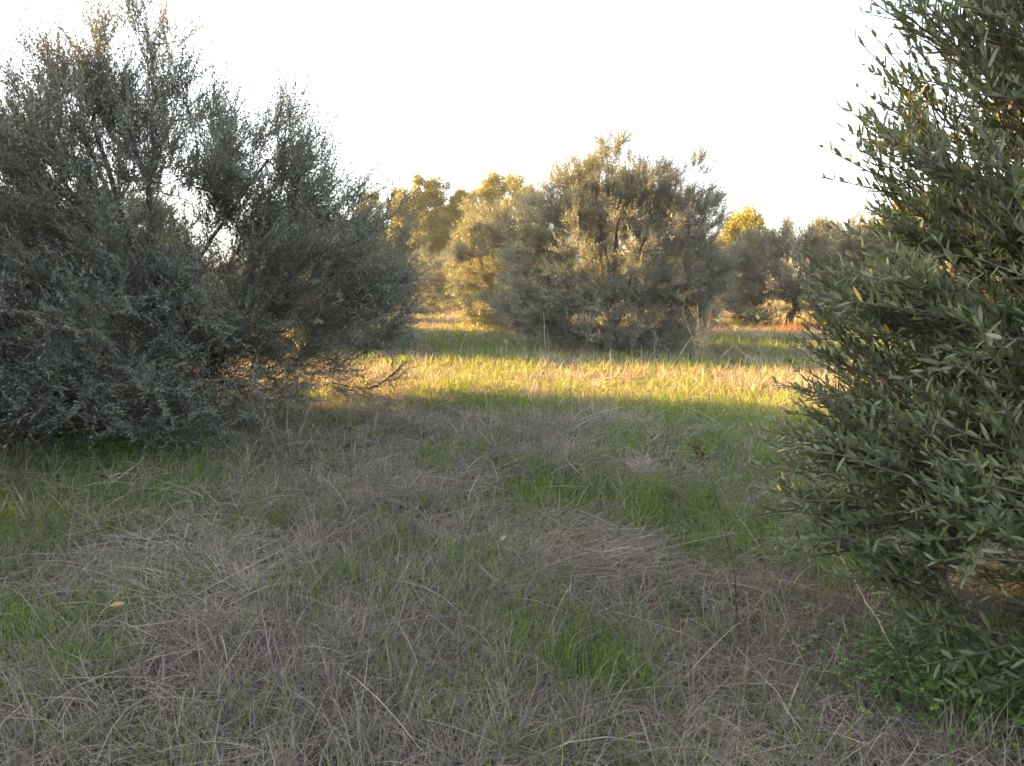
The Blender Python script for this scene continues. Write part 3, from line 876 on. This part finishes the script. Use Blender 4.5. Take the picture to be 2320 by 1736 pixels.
def weed_bush(label, base, h, seed):
    r = np.random.default_rng(seed)
    root = thing("dry_weed", label, "dry weed", (base[0], base[1], gz(*base)))
    g, lf = Geo(), Geo()
    tips = []
    for k in range(9):
        a = r.uniform(0, 6.28)
        lean = r.uniform(.05, .45)
        hh = h * r.uniform(.5, 1.0)
        e = np.array([math.cos(a) * lean * h, math.sin(a) * lean * h * .6, hh])
        st = np.array([r.normal() * .05, r.normal() * .05, -.03])
        pts = bez(st, (st + e) / 2 + r.normal(size=3) * .06, e, 8)
        tube(g, pts, np.linspace(.007, .003, 8), 6, r.uniform(.25, .7))
        for q_ in range(5):
            i = r.integers(2, 8)
            d = nrm(nrm(pts[min(i + 1, 7)] - pts[i - 1]) + r.normal(size=3) * .6)
            l = h * r.uniform(.12, .35)
            p2 = pts[i] + d * l
            tube(g, [pts[i], pts[i] + d * l * .5 + r.normal(size=3) * .02, p2], [.0045, .0035, .0025], 5, r.uniform(.3, .8))
            tips.append((pts[i], p2))
    g.build("stem", M_STALK, root)
    n = 90
    k = r.integers(0, len(tips), n)
    A = np.array([t_[0] for t_ in tips])[k]; B_ = np.array([t_[1] for t_ in tips])[k]
    P = A + (B_ - A) * r.uniform(.2, 1, (n, 1))
    D = nrm(r.normal(size=(n, 3))); Nn = r.normal(size=(n, 3)); Nn = nrm(Nn - D * (Nn * D).sum(1, keepdims=True))
    leaves(lf, P, D, Nn, r.uniform(.03, .07, n), r.uniform(.015, .03, n), r.uniform(.35, .75, n))
    lf.build("leaf", M_DEADLEAF, root)
    return root
weed_bush("tall branched dry weed with bare pale twigs at the right foot of the middle olive", (3.95, 16.0), 1.2, 501)
stalk("bent_stalk", "straw stalk snapped over into an upside down V beside the dry weed", "dry stalk", (4.15, 15.8), (4.85, 15.5, .02), r0=.009, r1=.006, tone=.6, seed=502, kink=(.38, -.05, .36))
stalk("bent_stalk", "straw stalk leaning left at the foot of the dry weed", "dry stalk", (3.3, 15.7), (3.7, 15.9, .5), r0=.008, r1=.006, tone=.6, seed=503)

def tuft(label, base, n, h, spread, mat, seed, name="dry_grass_tuft"):
    r = np.random.default_rng(seed)
    g = Geo()
    P = np.column_stack([r.normal(size=n) * spread[0], r.normal(size=n) * spread[1], np.full(n, -.02)])
    blades(g, P, r.uniform(0, 6.28, n), r.uniform(1.15, 1.52, n), h * r.uniform(.5, 1.1, n), np.full(n, .008) * r.uniform(.6, 1.4, n), r.uniform(0, .3, n), r.uniform(.2, .9, n), 2)
    o = g.build(name, mat)
    o.location = (base[0], base[1], gz(*base))
    return tag(o, label, "grass tuft")
tuft("russet dry grass tuft in the sun before the dark right hand olive", (8.7, 24.2), 170, .62, (.3, .16), M_RED, 511)
tuft("small orange dry tuft right of the dry weed, in front of the dark olive", (6.5, 23.8), 60, .8, (.35, .25), M_RED, 512)
tuft("low russet tuft at the left foot of the olive behind the middle tree", (.45, 21.3), 50, .6, (.4, .25), M_RED, 513)

def dead_leaf(label, x, y, z, s, tone, seed, rz):
    r = np.random.default_rng(seed)
    t = np.linspace(0, 1, 7)
    w = np.sin(np.pi * np.clip(t * .92 + .04, 0, 1)) ** .8 * .36 * s
    curl = .25 * s * (t - .5) ** 2 * 4 * .4
    V = []
    for i in range(7):
        for k in (-1, -.5, 0, .5, 1):
            V.append((t[i] * s - s / 2, k * w[i], curl[i] + abs(k) ** 2 * w[i] * .55 + r.normal() * s * .012))
    i, j = np.meshgrid(np.arange(6), np.arange(4), indexing='ij')
    q_ = (i * 5 + j).ravel()
    g = Geo()
    g.add(np.array(V), [np.stack([q_, q_ + 1, q_ + 6, q_ + 5], -1)], tone)
    o = g.build("fallen_leaf", M_DEADLEAF, smooth=True)
    o.location = (x, y, gz(x, y) + z)
    o.rotation_euler = (r.normal() * .3, r.normal() * .3, rz)
    return tag(o, label, "leaf", "fallen leaves on the grass")
dead_leaf("curled yellow fallen leaf on the straw in the lower left", -1.63, 3.05, .13, .055, .6, 601, .3)
dead_leaf("dark red fallen leaf beside the right hand green tuft", .64, 3.35, .07, .07, .0, 602, 1.2)
dead_leaf("pale beige fallen leaf lying flat in the middle of the straw", -.05, 4.15, .09, .055, .85, 603, .1)
dead_leaf("tiny pale round fallen leaf in the straw right of centre", .36, 3.4, .10, .03, 1.0, 604, 2.0)

# ------------------------------------------------------------------ the thin evening air
def haze(density):
    m = bpy.data.materials.new("haze")
    m.use_nodes = True
    t = m.node_tree
    t.nodes.clear()
    v = t.nodes.new("ShaderNodeVolumePrincipled")
    v.inputs["Color"].default_value = (.93, .95, 1, 1)
    v.inputs["Density"].default_value = density
    o = t.nodes.new("ShaderNodeOutputMaterial")
    t.links.new(v.outputs[0], o.inputs["Volume"])
    x, y0, y1, z0, z1 = 140, -40, 160, -1.3, 15
    V = np.array([(a, b, c) for a in (-x, x) for b in (y0, y1) for c in (z0, z1)], float)
    F = np.array([(0, 1, 3, 2), (4, 6, 7, 5), (0, 4, 5, 1), (2, 3, 7, 6), (0, 2, 6, 4), (1, 5, 7, 3)])
    tag(mesh_obj("haze", V, [F], m), "thin bright evening haze over the grove", "haze", kind="stuff")
haze(.0003)
